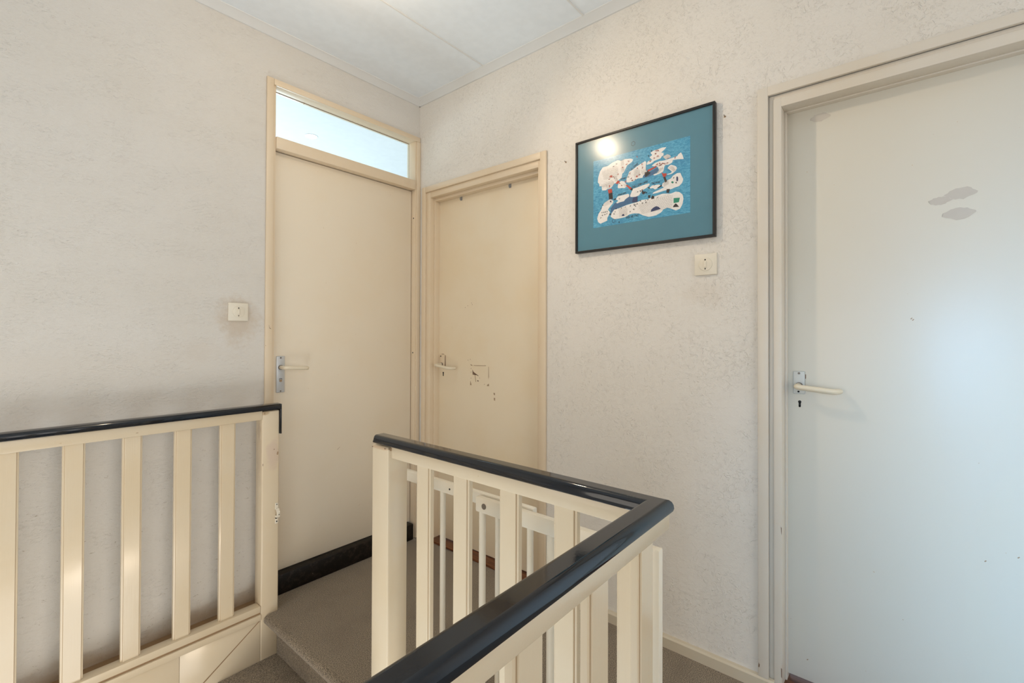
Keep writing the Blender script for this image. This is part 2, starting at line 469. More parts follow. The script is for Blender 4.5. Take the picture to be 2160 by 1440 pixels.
# the room behind the transom door
mb = MB()
mb.box(-2.2, -2.1, 0.08, 3.5, -0.1, 2.65, M_WALL_O); mb.box(2.5, 2.6, 0.08, 3.5, -0.1, 2.65, M_WALL_O)
mb.box(-2.2, 2.6, 3.4, 3.5, -0.1, 2.65, M_WALL_O)
mb.box(0.1, 2.6, 0.08, 0.12, -0.1, 2.65, M_WALL_O)
tag(mb.build('wall_back'), 'white walls of the bright room behind the transom window', 'wall', kind='structure')
mb = MB()
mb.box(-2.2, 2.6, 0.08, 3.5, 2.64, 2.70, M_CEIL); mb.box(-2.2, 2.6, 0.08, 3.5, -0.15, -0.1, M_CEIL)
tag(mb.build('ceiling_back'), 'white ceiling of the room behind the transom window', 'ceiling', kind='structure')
# ceiling with two board seams
mb = MB()
ys = [0.10, -0.582, -1.193, -1.80, -2.41, -3.02, -3.63, -4.24, YS - 0.1]
for a, b in zip(ys, ys[1:]):
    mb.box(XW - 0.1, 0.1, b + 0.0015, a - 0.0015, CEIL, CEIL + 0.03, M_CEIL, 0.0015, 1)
    mb.box(XW, 0.0, b - 0.0045, b + 0.0045, CEIL - 0.003, CEIL + 0.002, M_COVE, 0.0012, 1)
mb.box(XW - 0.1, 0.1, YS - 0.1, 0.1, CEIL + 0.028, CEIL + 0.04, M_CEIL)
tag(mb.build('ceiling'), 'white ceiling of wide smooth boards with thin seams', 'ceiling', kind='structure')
# cove mouldings
prof = [(0, 0), (0.008, 0.0), (0.012, 0.003), (0.042, 0.019), (0.050, 0.021), (0.052, 0.0235), (0, 0.0235)]
mb = MB(); mb.prism([(-p[0], 2.632 + p[1]) for p in prof], 'x', XW, 0.0, M_COVE)
tag(mb.build('trim_1'), 'pale cove moulding along the top of the transom door wall', 'trim', kind='structure')
mb = MB(); mb.prism([(-p[0], 2.632 + p[1]) for p in prof], 'y', YS, 0.0, M_COVE)
tag(mb.build('trim_2'), 'pale cove moulding along the top of the picture wall', 'trim', kind='structure')

# ---- floor of the landing with its rounded stair nosing
mb = MB()
mb.box(-0.890, 0.0, -1.935, 0.0, -0.18, 0.0, M_CARPET); mb.box(-0.93, -0.890, -1.935, -0.998, -0.18, 0.0, M_CARPET)
mb.box(XW, 0.0, YS, -1.935, -0.05, 0.0, M_CARPET)
mb.box(XW, 0.0, YS, -1.935, -0.20, -0.05, M_LEAF_B)
nos = [(-0.925, 0.0)] + [(-0.928 - 0.024 * math.sin(a) , -0.021 + 0.021 * math.cos(a)) for a in [i * math.pi / 8 for i in range(1, 8)]] + [(-0.925, -0.043), (-0.890, -0.046), (-0.890, 0.0)]
mb.prism(nos, 'y', -0.998, -0.134, M_CARPET)
tag(mb.build('floor'), 'landing floor in brown-grey felt carpet with rounded stair edge', 'floor', kind='structure')
mb = MB(); mb.box(XW - 0.1, 0.1, YS - 0.1, 0.1, ZL - 0.05, ZL, M_CARPET)
tag(mb.build('floor_lower'), 'dark floor of the hall at the foot of the stairs', 'floor', kind='structure')

# ---- stairs going down beside the left wall
st = root('staircase', (-1.5, -0.55, -0.19), 'carpeted stairs going down from the landing beside the left balustrade', 'staircase')
TR = 0.215
for k in range(9):
    x1 = -0.895 - k * TR; zt = -0.19 * (k + 1)
    n_ = [(x1, zt), (x1, zt - 0.035)] + [(x1 - TR - 0.012 - 0.02 * math.sin(a), zt - 0.018 - 0.018 * math.cos(a)) for a in [i * math.pi / 6 for i in range(0, 7)]]
    mb = MB(); mb.prism(n_, 'y', -0.992, -0.1305, M_CARPET)
    part(mb, 'tread', st)
    mb = MB(); mb.box(x1 + 0.0, x1 + 0.018, -0.992, -0.1305, zt - 0.19 + 0.155, zt + 0.145 if k else zt + 0.145, M_CARPET, 0.003)
    part(mb, 'riser', st)

# ---- frame, threshold, transom and leaf of the transom door (in the left wall)
def frame_box(mb, *a, mat=None, bev=0.003): mb.box(*a, mat or M_FRAME, bev)
mb = MB()
frame_box(mb, -0.905, -0.873, -0.012, 0.0, 0.0, 2.438)                 # left casing
frame_box(mb, -0.876, -0.861, -0.004, 0.078, 0.0, 2.412)               # left jamb
frame_box(mb, -0.873, -0.004, -0.012, 0.0, 2.409, 2.438)               # head casing
frame_box(mb, -0.862, -0.034, -0.004, 0.078, 2.409, 2.426)
frame_box(mb, -0.028, -0.001, -0.012, 0.0, 0.0, 2.409)                 # right casing
frame_box(mb, -0.036, -0.018, -0.003, 0.078, 0.0, 2.412)               # right jamb
frame_box(mb, -0.862, -0.043, -0.014, 0.05, 2.111, 2.168, bev=0.004)   # mullion bar below the window
frame_box(mb, -0.862, -0.036, 0.05, 0.078, 2.111, 2.172)
mb.box(-0.861, -0.038, 0.0570, 0.0578, 2.4065, 2.4088, M_CHIP)
mb.box(-0.700, -0.697, 0.0560, 0.0570, 2.402, 2.408, M_CHIPL)
for x, z, s in ((-0.884, 1.262, 0.006), (-0.888, 1.271, 0.003), (-0.903, 1.18, 0.003)):
    mb.poly([(x - s, -0.0124, z + s), (x, -0.0124, z - 0.2 * s), (x + s, -0.0124, z - s), (x - s * 0.3, -0.0124, z - s * 0.6)], M_CHIP)
for z in (1.942, 1.121):
    mb.disc((-0.0362, 0.012, z), 'x', 0.0042, 0.0012, M_DARK, 12)
tag(mb.build('trim_3'), 'cream painted frame around the transom door by the corner', 'trim', kind='structure')
mb = MB(); mb.box(-0.861, -0.036, 0.058, 0.062, 2.168, 2.413, M_GLASS)
wn = tag(mb.build('window_1'), 'clear glass transom pane above the door by the corner', 'window', kind='structure')
mb = MB(); mb.box(-0.862, -0.048, -0.02, 0.075, 0.0, 0.094, M_STONE, 0.006)
tag(mb.build('trim_4'), 'black stone threshold under the transom door', 'trim', kind='structure')
YA = 0.028
mb = MB(); mb.box(-0.858, -0.041, YA, YA + 0.04, 0.096, 2.108, M_LEAF_A, 0.0015)
mb.poly([(-0.52, YA - 0.0004, 0.62), (-0.505, YA - 0.0004, 0.632), (-0.504, YA - 0.0004, 0.6305), (-0.519, YA - 0.0004, 0.6185)], M_CHIPL)
d1 = tag(mb.build('door_1'), 'smooth cream door with long aluminium plate below the transom window', 'door', kind='structure')
mb = MB(); mb.box(-0.839, -0.799, YA - 0.005, YA, 0.951, 1.126, M_PLATE, 0.003)
pl = part(mb, 'door_plate', d1, 'long brushed aluminium door plate')
for z in (1.118, 0.958):
    part(MB().disc((-0.819, YA - 0.0055, z), 'y', 0.0036, 0.003, M_SCREW, 12), 'screw', pl)
mb = MB(); mb.disc((-0.819, YA - 0.0055, 1.008), 'y', 0.0062, 0.004, M_CHIPL, 16)
mb.tube([(-0.819 + 0.0085 * math.cos(a), YA - 0.0055, 1.010 + 0.0085 * math.sin(a)) for a in [R(x) for x in range(30, 151, 15)]], 0.0011, M_DARK, 6)
part(mb, 'privacy_lock', pl)
def lever(P, r, n=6, mat=M_HANDLE):
    """round lever through the control points with rounded corners"""
    P = [Vector(p) for p in P]; out = [P[0]]
    for a, b, c in zip(P, P[1:], P[2:]):
        l = min(0.016, (b - a).length * 0.48, (c - b).length * 0.48)
        s = b + (a - b).normalized() * l; e = b + (c - b).normalized() * l
        for i in range(n + 1):
            t = i / n; out.append(s * (1 - t) ** 2 + b * 2 * t * (1 - t) + e * t * t)
    out.append(P[-1])
    d = (out[-1] - out[-2]).normalized()
    rs = [r] * len(out) + [r * 0.85, r * 0.45]
    out += [out[-1] + d * r * 0.5, out[-1] + d * r * 0.8]
    mb = MB(); mb.tube(out, rs, mat, 16); return mb
mb = lever([(-0.820, YA - 0.004, 1.072), (-0.820, -0.032, 1.072), (-0.712, -0.034, 1.066), (-0.708, 0.0, 1.066)], 0.0092)
mb.disc((-0.819, YA - 0.007, 1.072), 'y', 0.0115, 0.006, M_SCREW, 20)
part(mb, 'door_handle', d1, 'cream plastic lever handle')

# ---- frame and leaf of the door in the corner of the right wall
def frame_right(name, y0, y1, zt, rings, mat, label, zb=0.0, chips=()):
    """nested U-shaped bands. rings: (inset_far, inset_near, drop_top, x_front) cumulative; y0 > y1"""
    mb = MB(); pf, pn, pt = 0.0, 0.0, 0.0
    for (f, n, d, xf, xb, z0) in rings:
        mb.box(xf, xb, y0 - f, y0 - pf, z0, zt - pt, mat, 0.0025)
        mb.box(xf, xb, y1 + pn, y1 + n, z0, zt - pt, mat, 0.0025)
        mb.box(xf, xb, y1 + n - 0.001, y0 - f + 0.001, zt - d, zt - pt, mat, 0.0025)
        pf, pn, pt = f - 0.001, n - 0.001, d - 0.001
    for c in chips: mb.poly(c, M_CHIP)
    return tag(mb.build(name), label, 'trim', kind='structure')
frame_right('trim_5', -0.040, -0.966, 2.122, [
    (0.030, 0.036, 0.034, -0.014, 0.0, 0.0),
    (0.066, 0.055, 0.068, -0.003, 0.05, 0.0),
    (0.074, 0.064, 0.085, 0.028, 0.098, 0.0)], M_FRAME, 'cream painted frame around the narrow scuffed door')
XB = 0.066
mb = MB(); mb.box(XB, XB + 0.03, -0.905, -0.108, 0.016, 2.045, M_LEAF_B, 0.0015)
E_ = XB - 0.0005
def chipB(pts, m): mb.poly([(E_, y, z) for y, z in pts], m)
chipB([(-0.398, 1.034), (-0.406, 1.022), (-0.424, 1.012), (-0.444, 1.003), (-0.447, 0.998), (-0.436, 1.002), (-0.425, 1.004), (-0.400, 1.005)], M_CHIP)
chipB([(-0.436, 0.976), (-0.448, 0.974), (-0.446, 0.968), (-0.437, 0.970)], M_CHIP)
chipB([(-0.452, 0.990), (-0.457, 0.990), (-0.455, 0.986)], M_CHIP)
chipB([(-0.402, 1.056), (-0.440, 1.056), (-0.500, 1.0585), (-0.506, 1.062), (-0.480, 1.0605), (-0.412, 1.059)], M_CHIPL)
chipB([(-0.382, 1.064), (-0.400, 1.058), (-0.396, 1.055), (-0.384, 1.057)], M_CHIPL)
chipB([(-0.522, 1.055), (-0.5245, 1.055), (-0.526, 1.000), (-0.522, 0.985), (-0.5225, 1.010)], M_CHIPL)
chipB([(-0.382, 0.970), (-0.388, 0.955), (-0.392, 0.944), (-0.380, 0.944)], M_CHIPL)
chipB([(-0.513, 0.955), (-0.526, 0.962), (-0.528, 0.949), (-0.510, 0.948)], M_CHIPL)
chipB([(-0.560, 0.915), (-0.572, 0.914), (-0.571, 0.902), (-0.563, 0.904)], M_CHIPL)
chipB([(-0.563, 0.888), (-0.573, 0.888), (-0.573, 0.873), (-0.564, 0.874)], M_CHIPL)
chipB([(-0.415, 1.012), (-0.419, 1.012), (-0.428, 0.965), (-0.424, 0.965)], M_CHIPL)
for y, z in ((-0.36, 1.087), (-0.378, 1.092), (-0.384, 1.04), (-0.384, 1.02), (-0.384, 0.985), (-0.49, 0.957), (-0.335, 1.39), (-0.356, 1.40), (-0.386, 1.415), (-0.392, 1.405)):
    chipB([(y, z), (y - 0.004, z + 0.002), (y - 0.0045, z - 0.0035), (y - 0.001, z - 0.003)], M_CHIPL)
d2 = tag(mb.build('door_2'), 'narrow beige door with peeled sticker marks in the corner', 'door', kind='structure')
mb = MB(); mb.box(XB - 0.004, XB, -0.165, -0.120, 1.030, 1.112, M_FRAME, 0.002)
mb.poly([(XB - 0.0005, -0.167, 1.108), (XB - 0.0005, -0.171, 1.106), (XB - 0.0005, -0.172, 1.04), (XB - 0.0005, -0.1655, 1.03)], M_CHIP)
mb.poly([(XB - 0.0005, -0.136, 1.115), (XB - 0.0005, -0.158, 1.115), (XB - 0.0005, -0.156, 1.112), (XB - 0.0005, -0.138, 1.112)], M_CHIP)
pl = part(mb, 'door_plate', d2, 'short door plate painted over in beige')
part(MB().disc((XB - 0.0045, -0.133, 1.101), 'x', 0.0034, 0.003, M_DARK, 12), 'screw', pl)
mb = lever([(XB, -0.140, 1.053), (0.004, -0.142, 1.052), (0.006, -0.268, 1.036), (0.040, -0.277, 1.036)], 0.0088)
mb.disc((XB - 0.006, -0.140, 1.052), 'x', 0.011, 0.006, M_SCREW, 20)
part(mb, 'door_handle', d2, 'cream bent lever handle')
def keyhole(y, z, x, s=1.0):
    mb = MB(); mb.disc((x, y, z + 0.0055 * s), 'x', 0.0052 * s, 0.0012, M_DARK, 18)
    mb.box(x - 0.0006, x + 0.0006, y - 0.0034 * s, y + 0.0034 * s, z - 0.012 * s, z + 0.004 * s, M_DARK, 0.0)
    mb.disc((x, y, z - 0.011 * s), 'x', 0.0034 * s, 0.0012, M_DARK, 14)
    return mb
part(keyhole(-0.1505, 0.996, XB - 0.0003), 'keyhole', d2)
mb = MB(); mb.box(-0.006, 0.10, -0.955, -0.05, 0.0, 0.012, M_WOOD, 0.003)
tag(mb.build('trim_6'), 'brown varnished wooden sill under the narrow beige door', 'trim', kind='structure')
for i, y in enumerate((-0.303, -0.676)):
    mb = MB(); mb.box(XB - 0.0035, XB - 0.001, y - 0.007, y + 0.007, 2.016, 2.062, M_STEEL, 0.001)
    mb.tube([(XB - 0.003, y, 2.020), (XB - 0.010, y, 2.018), (XB - 0.013, y, 2.024), (XB - 0.012, y, 2.030)], 0.0022, M_STEEL, 8)
    mb.box(XB - 0.0035, XB + 0.02, y - 0.007, y + 0.007, 2.0455, 2.0475, M_STEEL)
    tag(mb.build('door_hook'), ('small grey steel hook over the narrow door, near the room corner',
        'small grey steel hook over the narrow door, nearer the picture')[i], 'hook', 'steel hooks over the narrow door')

# ---- wide door at the right
XC = 0.072
frame_right('trim_7', -1.886, -2.785, 2.104, [
    (0.033, 0.033, 0.032, -0.014, 0.0, 0.044),
    (0.049, 0.049, 0.047, 0.002, 0.05, 0.0),
    (0.073, 0.073, 0.078, -0.004, 0.070, 0.0),
    (0.079, 0.079, 0.083, 0.050, 0.098, 0.0)], M_FRAME_C, 'pale cream frame around the wide door on the right',
    chips=[[(-0.0145, -1.8885, 0.092), (-0.0145, -1.892, 0.085), (-0.0145, -1.891, 0.076), (-0.0145, -1.8875, 0.076)],
           [(-0.0045, -1.9555, 0.098), (-0.0045, -1.9585, 0.095), (-0.0045, -1.9585, 0.062), (-0.0045, -1.956, 0.068)],
           [(-0.0045, -1.9555, 0.58), (-0.0045, -1.9583, 0.575), (-0.0045, -1.9583, 0.55), (-0.0045, -1.9565, 0.56)]])
mb = MB(); mb.box(XC, XC + 0.028, -2.74, -1.9535, 0.044, 2.024, M_LEAF_C, 0.0015)
E_ = XC - 0.0004
def patch(y0, z0, w, h, seed, m=M_PATCH):
    rnd = random.Random(seed); pts = []
    for k in range(22):
        a = 2 * math.pi * k / 22
        rr = 1 + rnd.uniform(-0.16, 0.16) + (0.25 if abs(math.cos(a)) > 0.85 else 0)
        pts.append((E_, y0 + w * rr * math.cos(a) / 2, z0 + h * (1 + rnd.uniform(-0.12, 0.12)) * math.sin(a) / 2))
    mb.poly(pts, m)
patch(-2.365, 1.642, 0.042, 0.026, 1); patch(-2.412, 1.657, 0.056, 0.034, 2); patch(-2.405, 1.598, 0.058, 0.035, 3)
patch(-2.062, 1.985, 0.046, 0.028, 4)
for y, z in ((-2.296, 1.288), (-2.30, 1.284), (-2.455, 0.59), (-2.02, 0.115), (-2.52, 0.62)):
    mb.poly([(E_, y, z), (E_, y - 0.004, z + 0.004), (E_, y - 0.0055, z + 0.002), (E_, y - 0.002, z - 0.002)], M_CHIPL)
d3 = tag(mb.build('door_3'), 'wide pale grey-white door with beige touch-up patches on the right', 'door', kind='structure')
mb = MB(); mb.box(XC - 0.004, XC, -2.0175, -1.981, 1.031, 1.110, M_PLATE_C, 0.0035, 3)
mb.poly([(XC - 0.0004, -2.0175, 1.10), (XC - 0.0004, -2.0200, 1.10), (XC - 0.0004, -2.0200, 1.086), (XC - 0.0004, -2.0175, 1.084)], M_CHIP)
pl = part(mb, 'door_plate', d3, 'short white-painted door plate')
part(MB().disc((XC - 0.0045, -1.9995, 1.103), 'x', 0.0038, 0.003, M_SCREW, 14), 'screw', pl)
part(MB().disc((XC - 0.0045, -1.998, 1.039), 'x', 0.0032, 0.003, M_DARK, 14), 'screw', pl)
mb = lever([(XC, -1.999, 1.060), (0.014, -1.9985, 1.060), (0.016, -2.104, 1.0505), (0.052, -2.118, 1.0505)], 0.0092)
mb.disc((XC - 0.006, -2.000, 1.060), 'x', 0.0115, 0.006, M_SCREW, 20)
part(mb, 'door_handle', d3, 'cream plastic lever handle')
part(keyhole(-2.001, 0.998, XC - 0.0003, 0.95), 'keyhole', d3)
mb = MB(); mb.box(-0.006, 0.10, -2.775, -1.895, 0.0, 0.030, M_WOOD, 0.003)
tag(mb.build('trim_8'), 'brown varnished wooden sill under the wide door on the right', 'trim', kind='structure')
mb = MB()
mb.prism([(0.0, 0.0), (-0.017, 0.0), (-0.017, 0.038), (-0.012, 0.044), (0.0, 0.046)], 'y', -1.936, -0.966, M_BASE)
tag(mb.build('baseboard_right'), 'low cream baseboard below the picture between the two right-hand doors', 'baseboard', kind='structure')

# a block of floor under the door sills
mb = MB(); mb.box(0.0, 0.12, YS, 0.0, -0.05, 0.0, M_WOOD)
mb.box(XW, 0.0, 0.0, 0.09, -0.05, -0.0005, M_WOOD)
tag(mb.build('floor_doorways'), 'subfloor under the door thresholds', 'floor', kind='structure')

# ================================================================ BALUSTRADES
def baluster_profile(w, t, reb=0.006, dep=0.004):
    """cross-section (u across the width, v depth; v=0 is the front face) with rebated front edges"""
    h = w / 2
    return [(-h + reb, 0), (h - reb, 0), (h - reb, dep), (h, dep + 0.001), (h, t), (-h, t), (-h, dep + 0.001), (-h + reb, dep)]
def grooves(mb, w, z0, z1, place, reb=0.006, dep=0.004):
    for sgn in (-1, 1):
        u = sgn * (w / 2 - reb); a, b = sorted((u - 0.0001 * sgn, u + 0.0009 * sgn))
        place(mb, a, b, dep - 0.0006, dep + 0.0002, z0, z1)
# ---- the left balustrade in front of the left wall
bl = root('balustrade', (-1.75, -0.10, -0.19), 'cream wooden balustrade with thin black handrail along the left wall', 'balustrade')
XL = -3.0
mb = MB()   # end post with a rounded top, notched for the carpet edge
mb.box(-0.963, -0.889, -0.130, -0.062, -0.200, 0.893, M_POST, 0.006, 3)
for (x, z, w_, h_, m_) in ((-0.954, 0.884, 0.009, 0.010, M_CHIPL), (-0.959, 0.660, 0.003, 0.012, M_CHIP), (-0.897, 0.700, 0.010, 0.018, M_CHIPL), (-0.912, 0.72, 0.006, 0.006, M_CHIPL)):
    rnd = random.Random(int(z * 1000)); mb.poly([(x + w_ * 0.5 * math.cos(a) * rnd.uniform(.6, 1.1), -0.1303, z + h_ * 0.5 * math.sin(a) * rnd.uniform(.6, 1.1)) for a in [k * math.pi / 5 for k in range(10)]], m_)
part(mb, 'post', bl)
mb = MB()
mb.prism([(-0.139, 0.897), (-0.139, 0.912), (-0.133, 0.920), (-0.098, 0.922), (-0.088, 0.916), (-0.088, 0.897)], 'x', XL, -0.884, M_BLACK, 0.0015)
hr = part(mb, 'handrail', bl, 'thin gloss black handrail')
mb = MB(); mb.box(-0.889, -0.8825, -0.138, -0.090, 0.786, 0.920, M_BLACK, 0.002)
part(mb, 'end_strip', hr, 'black strip hanging down the post end')
mb = MB(); mb.box(XL, -0.962, -0.130, -0.100, 0.857, 0.897, M_RAIL_H, 0.003)
mb.poly([(-1.395, -0.1303, 0.872), (-1.402, -0.1303, 0.871), (-1.400, -0.1303, 0.869), (-1.394, -0.1303, 0.870)], M_CHIPL)
part(mb, 'top_rail', bl)
mb = MB(); mb.box(XL, -0.964, -0.131, -0.085, 0.020, 0.048, M_RAIL_H, 0.003)
part(mb, 'bottom_rail', bl)
mb = MB()
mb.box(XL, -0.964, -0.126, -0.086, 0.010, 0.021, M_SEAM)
mb.box(XL, -0.962, -0.134, -0.090, -0.014, 0.012, M_RAIL_H, 0.003)
part(mb, 'moulding', bl)
mb = MB()
mb.box(-1.259, -0.964, -0.127, -0.105, -0.60, -0.013, M_RAIL_H, 0.001)
mb.box(XL, -1.260, -0.127, -0.105, -0.60, -0.013, M_RAIL_H, 0.001)
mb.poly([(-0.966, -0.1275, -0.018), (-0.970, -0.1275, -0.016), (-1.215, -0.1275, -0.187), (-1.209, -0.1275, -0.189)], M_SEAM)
part(mb, 'side_panel', bl)
mb = MB(); mb.box(XL, -0.92, -0.086, 0.0, -0.01, 0.018, M_SEAM)  # dark colour stands in for the shaded void behind the bottom rail
part(mb, 'gap_strip', bl, 'brown strip standing for the dark gap between balustrade and wall')
for k in range(13):
    xc = -1.0925 - 0.1575 * k
    if xc < XL + 0.05: break
    mb = MB()
    pr_ = baluster_profile(0.058, 0.02)
    mb.prism([(xc + u, -0.1185 + v) for u, v in pr_], 'z', 0.047, 0.860, M_RAIL, 0.0008, 1)
    grooves(mb, 0.058, 0.05, 0.857, lambda m_, a, b, d0, d1, z0, z1: m_.box(xc + a, xc + b, -0.1185 + d0, -0.1185 + d1, z0, z1, M_GROOVE))
    part(mb, 'baluster', bl)
# gate catch on the post
mb = MB()
cx_ = -0.900
mb.box(cx_ - 0.007, cx_ + 0.007, -0.1335, -0.130, 0.452, 0.480, M_SWITCHW, 0.0012)
mb.disc((cx_, -0.1340, 0.473), 'y', 0.0022, 0.0012, M_DARK, 10)
mb.prism([(-0.1335, 0.455), (-0.137, 0.455), (-0.147, 0.441), (-0.147, 0.425), (-0.143, 0.425), (-0.143, 0.439), (-0.1335, 0.451)], 'x', cx_ - 0.005, cx_ + 0.009, M_SWITCHW, 0.0008)
mb.box(cx_ - 0.007, cx_ + 0.009, -0.147, -0.130, 0.418, 0.426, M_SWITCHW, 0.001)
mb.disc((cx_ + 0.004, -0.1475, 0.430), 'y', 0.0024, 0.0012, M_SCREW, 10)
mb.box(cx_ - 0.007, cx_ + 0.007, -0.1335, -0.130, 0.388, 0.412, M_SWITCHW, 0.0012)
mb.disc((cx_, -0.1340, 0.398), 'y', 0.0030, 0.0012, M_DARK, 10)
mb.box(cx_ - 0.006, cx_ + 0.002, -0.1338, -0.1325, 0.410, 0.414, M_DARK)
part(mb, 'gate_catch', bl, 'small chipped metal catch')

# ---- the corner balustrade in the foreground
bf = root('balustrade', (-0.95, -1.45, 0.0), 'cream wooden corner balustrade with wide gloss black handrail in the foreground', 'balustrade')
mb = MB()
t = bmesh.new(); bmesh.ops.create_cube(t, size=1)
for v in t.verts: v.co = Vector((-0.948 + v.co.x * 0.074, -1.0405 + v.co.y * 0.085, 0.337 + v.co.z * 1.11))
bmesh.ops.bevel(t, geom=[e for e in t.edges if all(v.co.z > 0.8 for v in e.verts)], offset=0.011, segments=4, affect='EDGES', profile=0.5)
bmesh.ops.bevel(t, geom=[e for e in t.edges if abs(e.verts[0].co.z - e.verts[1].co.z) > 0.5], offset=0.006, segments=2, affect='EDGES', profile=0.5)
mb.merge(t, M_POST)
for (x, y, z) in ((-0.9855, -1.001, 0.883), (-0.9855, -1.066, 0.886), (-0.975, -1.0835, 0.885), (-0.966, -1.0835, 0.872)):
    if x < -0.98: mb.poly([(x, y + 0.004, z), (x, y - 0.004, z + 0.002), (x, y - 0.003, z - 0.002)], M_CHIP)
    else: mb.poly([(x + 0.004 * math.cos(a), y, z + 0.006 * math.sin(a)) for a in [k * math.pi / 4 for k in range(8)]], M_CHIPL)
part(mb, 'newel_post', bf)
# handrails with a mitred corner
def rail_prof():
    # u across (0 = well side / +1 = landing side), z
    return [(0.002, 0.897), (0.0, 0.899), (-0.0005, 0.905), (0.0005, 0.912), (0.003, 0.918), (0.007, 0.9212), (0.0105, 0.922), (0.0115, 0.922), (0.0345, 0.922), (0.0355, 0.922), (0.0395, 0.9208), (0.0435, 0.917), (0.0462, 0.911), (0.047, 0.904), (0.0455, 0.899), (0.043, 0.897)]
t = bmesh.new(); rings = []
prf = rail_prof()
for z_ in (None,):
    # three stations: far end of side 1, corner, left end of side 2
    A = [t.verts.new((-0.990 + u, -1.010, z)) for u, z in prf]
    B = [t.verts.new((-0.990 + u, -1.894 - u, z)) for u, z in prf]
    Cc = [t.verts.new((-2.60, -1.894 - u, z)) for u, z in prf]
n = len(prf)
fa = []
for P_, Q_ in ((A, B),):
    for i in range(n): fa.append(t.faces.new((P_[i], Q_[i], Q_[(i + 1) % n], P_[(i + 1) % n])))
t.faces.new(A)
t2 = bmesh.new()
B2 = [t2.verts.new((-0.990 + u, -1.894 - u, z)) for u, z in prf]
C2 = [t2.verts.new((-2.60, -1.894 - u, z)) for u, z in prf]
for v in Cc: t.verts.remove(v)
for i in range(n): t2.faces.new((B2[i], C2[i], C2[(i + 1) % n], B2[(i + 1) % n]))
t2.faces.new(C2); t2.faces.new(list(reversed(B2))); t.faces.new(list(reversed(B)))
for tt in (t, t2): bmesh.ops.recalc_face_normals(tt, faces=list(tt.faces))
bmesh.ops.bevel(t, geom=[e for e in t.edges if all(abs(v.co.y + 1.010) < 1e-4 for v in e.verts) and all(v.co.z > 0.90 for v in e.verts)], offset=0.006, segments=3, affect='EDGES', profile=0.5)
mb = MB(); mb.merge(t, M_BLACK); part(mb, 'handrail', bf, 'gloss black handrail running from the newel post')
mb = MB(); mb.merge(t2, M_BLACK); part(mb, 'handrail', bf, 'gloss black handrail running towards the viewer')
mb = MB(); mb.box(-0.972, -0.944, -1.905, -1.080, 0.857, 0.897, M_RAIL_H, 0.002); part(mb, 'top_rail', bf)
mb = MB(); mb.box(-2.60, -0.930, -1.927, -1.903, 0.857, 0.897, M_RAIL_H, 0.002); part(mb, 'top_rail', bf)
mb = MB(); mb.box(-0.975, -0.932, -1.905, -1.080, 0.0, 0.045, M_RAIL_H, 0.003); part(mb, 'bottom_rail', bf)
mb = MB(); mb.box(-2.60, -0.932, -1.936, -1.896, 0.0, 0.045, M_RAIL_H, 0.003); part(mb, 'bottom_rail', bf)
mb = MB(); mb.box(-0.955, -0.931, -1.935, -1.080, -0.25, 0.0, M_RAIL_H, 0.002); mb.box(-2.60, -0.931, -1.934, -1.910, -0.25, 0.0, M_RAIL_H, 0.002)
part(mb, 'edge_board', bf)
for y in (-1.226, -1.380, -1.546, -1.708, -1.862):
    mb = MB(); mb.prism([(-0.970 + v, y + u) for u, v in baluster_profile(0.060, 0.018)], 'z', 0.044, 0.859, M_RAIL, 0.0008, 1)
    grooves(mb, 0.060, 0.05, 0.856, lambda m_, a, b, d0, d1, z0, z1: m_.box(-0.970 + d0, -0.970 + d1, y + a, y + b, z0, z1, M_GROOVE))
    part(mb, 'baluster', bf)
for x in (-1.030, -1.199, -1.371, -1.540, -1.709, -1.878, -2.047, -2.216, -2.385, -2.554):
    mb = MB(); mb.prism([(x + u, -1.9255 + v) for u, v in baluster_profile(0.060, 0.018)], 'z', 0.044, 0.859, M_RAIL, 0.0008, 1)
    grooves(mb, 0.060, 0.05, 0.856, lambda m_, a, b, d0, d1, z0, z1: m_.box(x + a, x + b, -1.9255 + d0, -1.9255 + d1, z0, z1, M_GROOVE))
    part(mb, 'baluster', bf)

# ---- sliding child gate folded against the corner balustrade
gt = root('safety_gate', (-0.80, -1.35, 0.0), 'cream sliding child safety gate with round bars parked behind the corner balustrade', 'safety gate')
mb = MB()
mb.box(-0.795, -0.775, -1.490, -0.850, 0.714, 0.752, M_GATE, 0.005)
mb.disc((-0.7955, -1.150, 0.733), 'x', 0.0030, 0.0015, M_DARK, 12)
part(mb, 'upper_rail', gt)
part(MB().box(-0.795, -0.775, -1.490, -0.850, 0.0, 0.038, M_GATE, 0.005), 'lower_rail', gt)
for y in (-0.868, -0.985, -1.107, -1.229, -1.352, -1.472):
    part(MB().tube([(-0.785, y, 0.030), (-0.785, y, 0.720)], 0.0095, M_GATE, 14), 'bar', gt)
mb = MB()
mb.box(-0.822, -0.800, -1.850, -1.291, 0.704, 0.750, M_GATE, 0.006)
mb.box(-0.822, -0.800, -1.850, -1.291, 0.0, 0.040, M_GATE, 0.006)
mb.box(-0.823, -0.799, -1.862, -1.835, 0.0, 0.757, M_GATE, 0.005)
mb.disc((-0.8225, -1.328, 0.727), 'x', 0.0085, 0.002, M_SCREW, 18)
part(mb, 'sliding_frame', gt)
for y in (-1.312, -1.430, -1.560, -1.695):
    part(MB().tube([(-0.811, y, 0.030), (-0.811, y, 0.712)], 0.0105, M_GATE, 14), 'bar', gt)

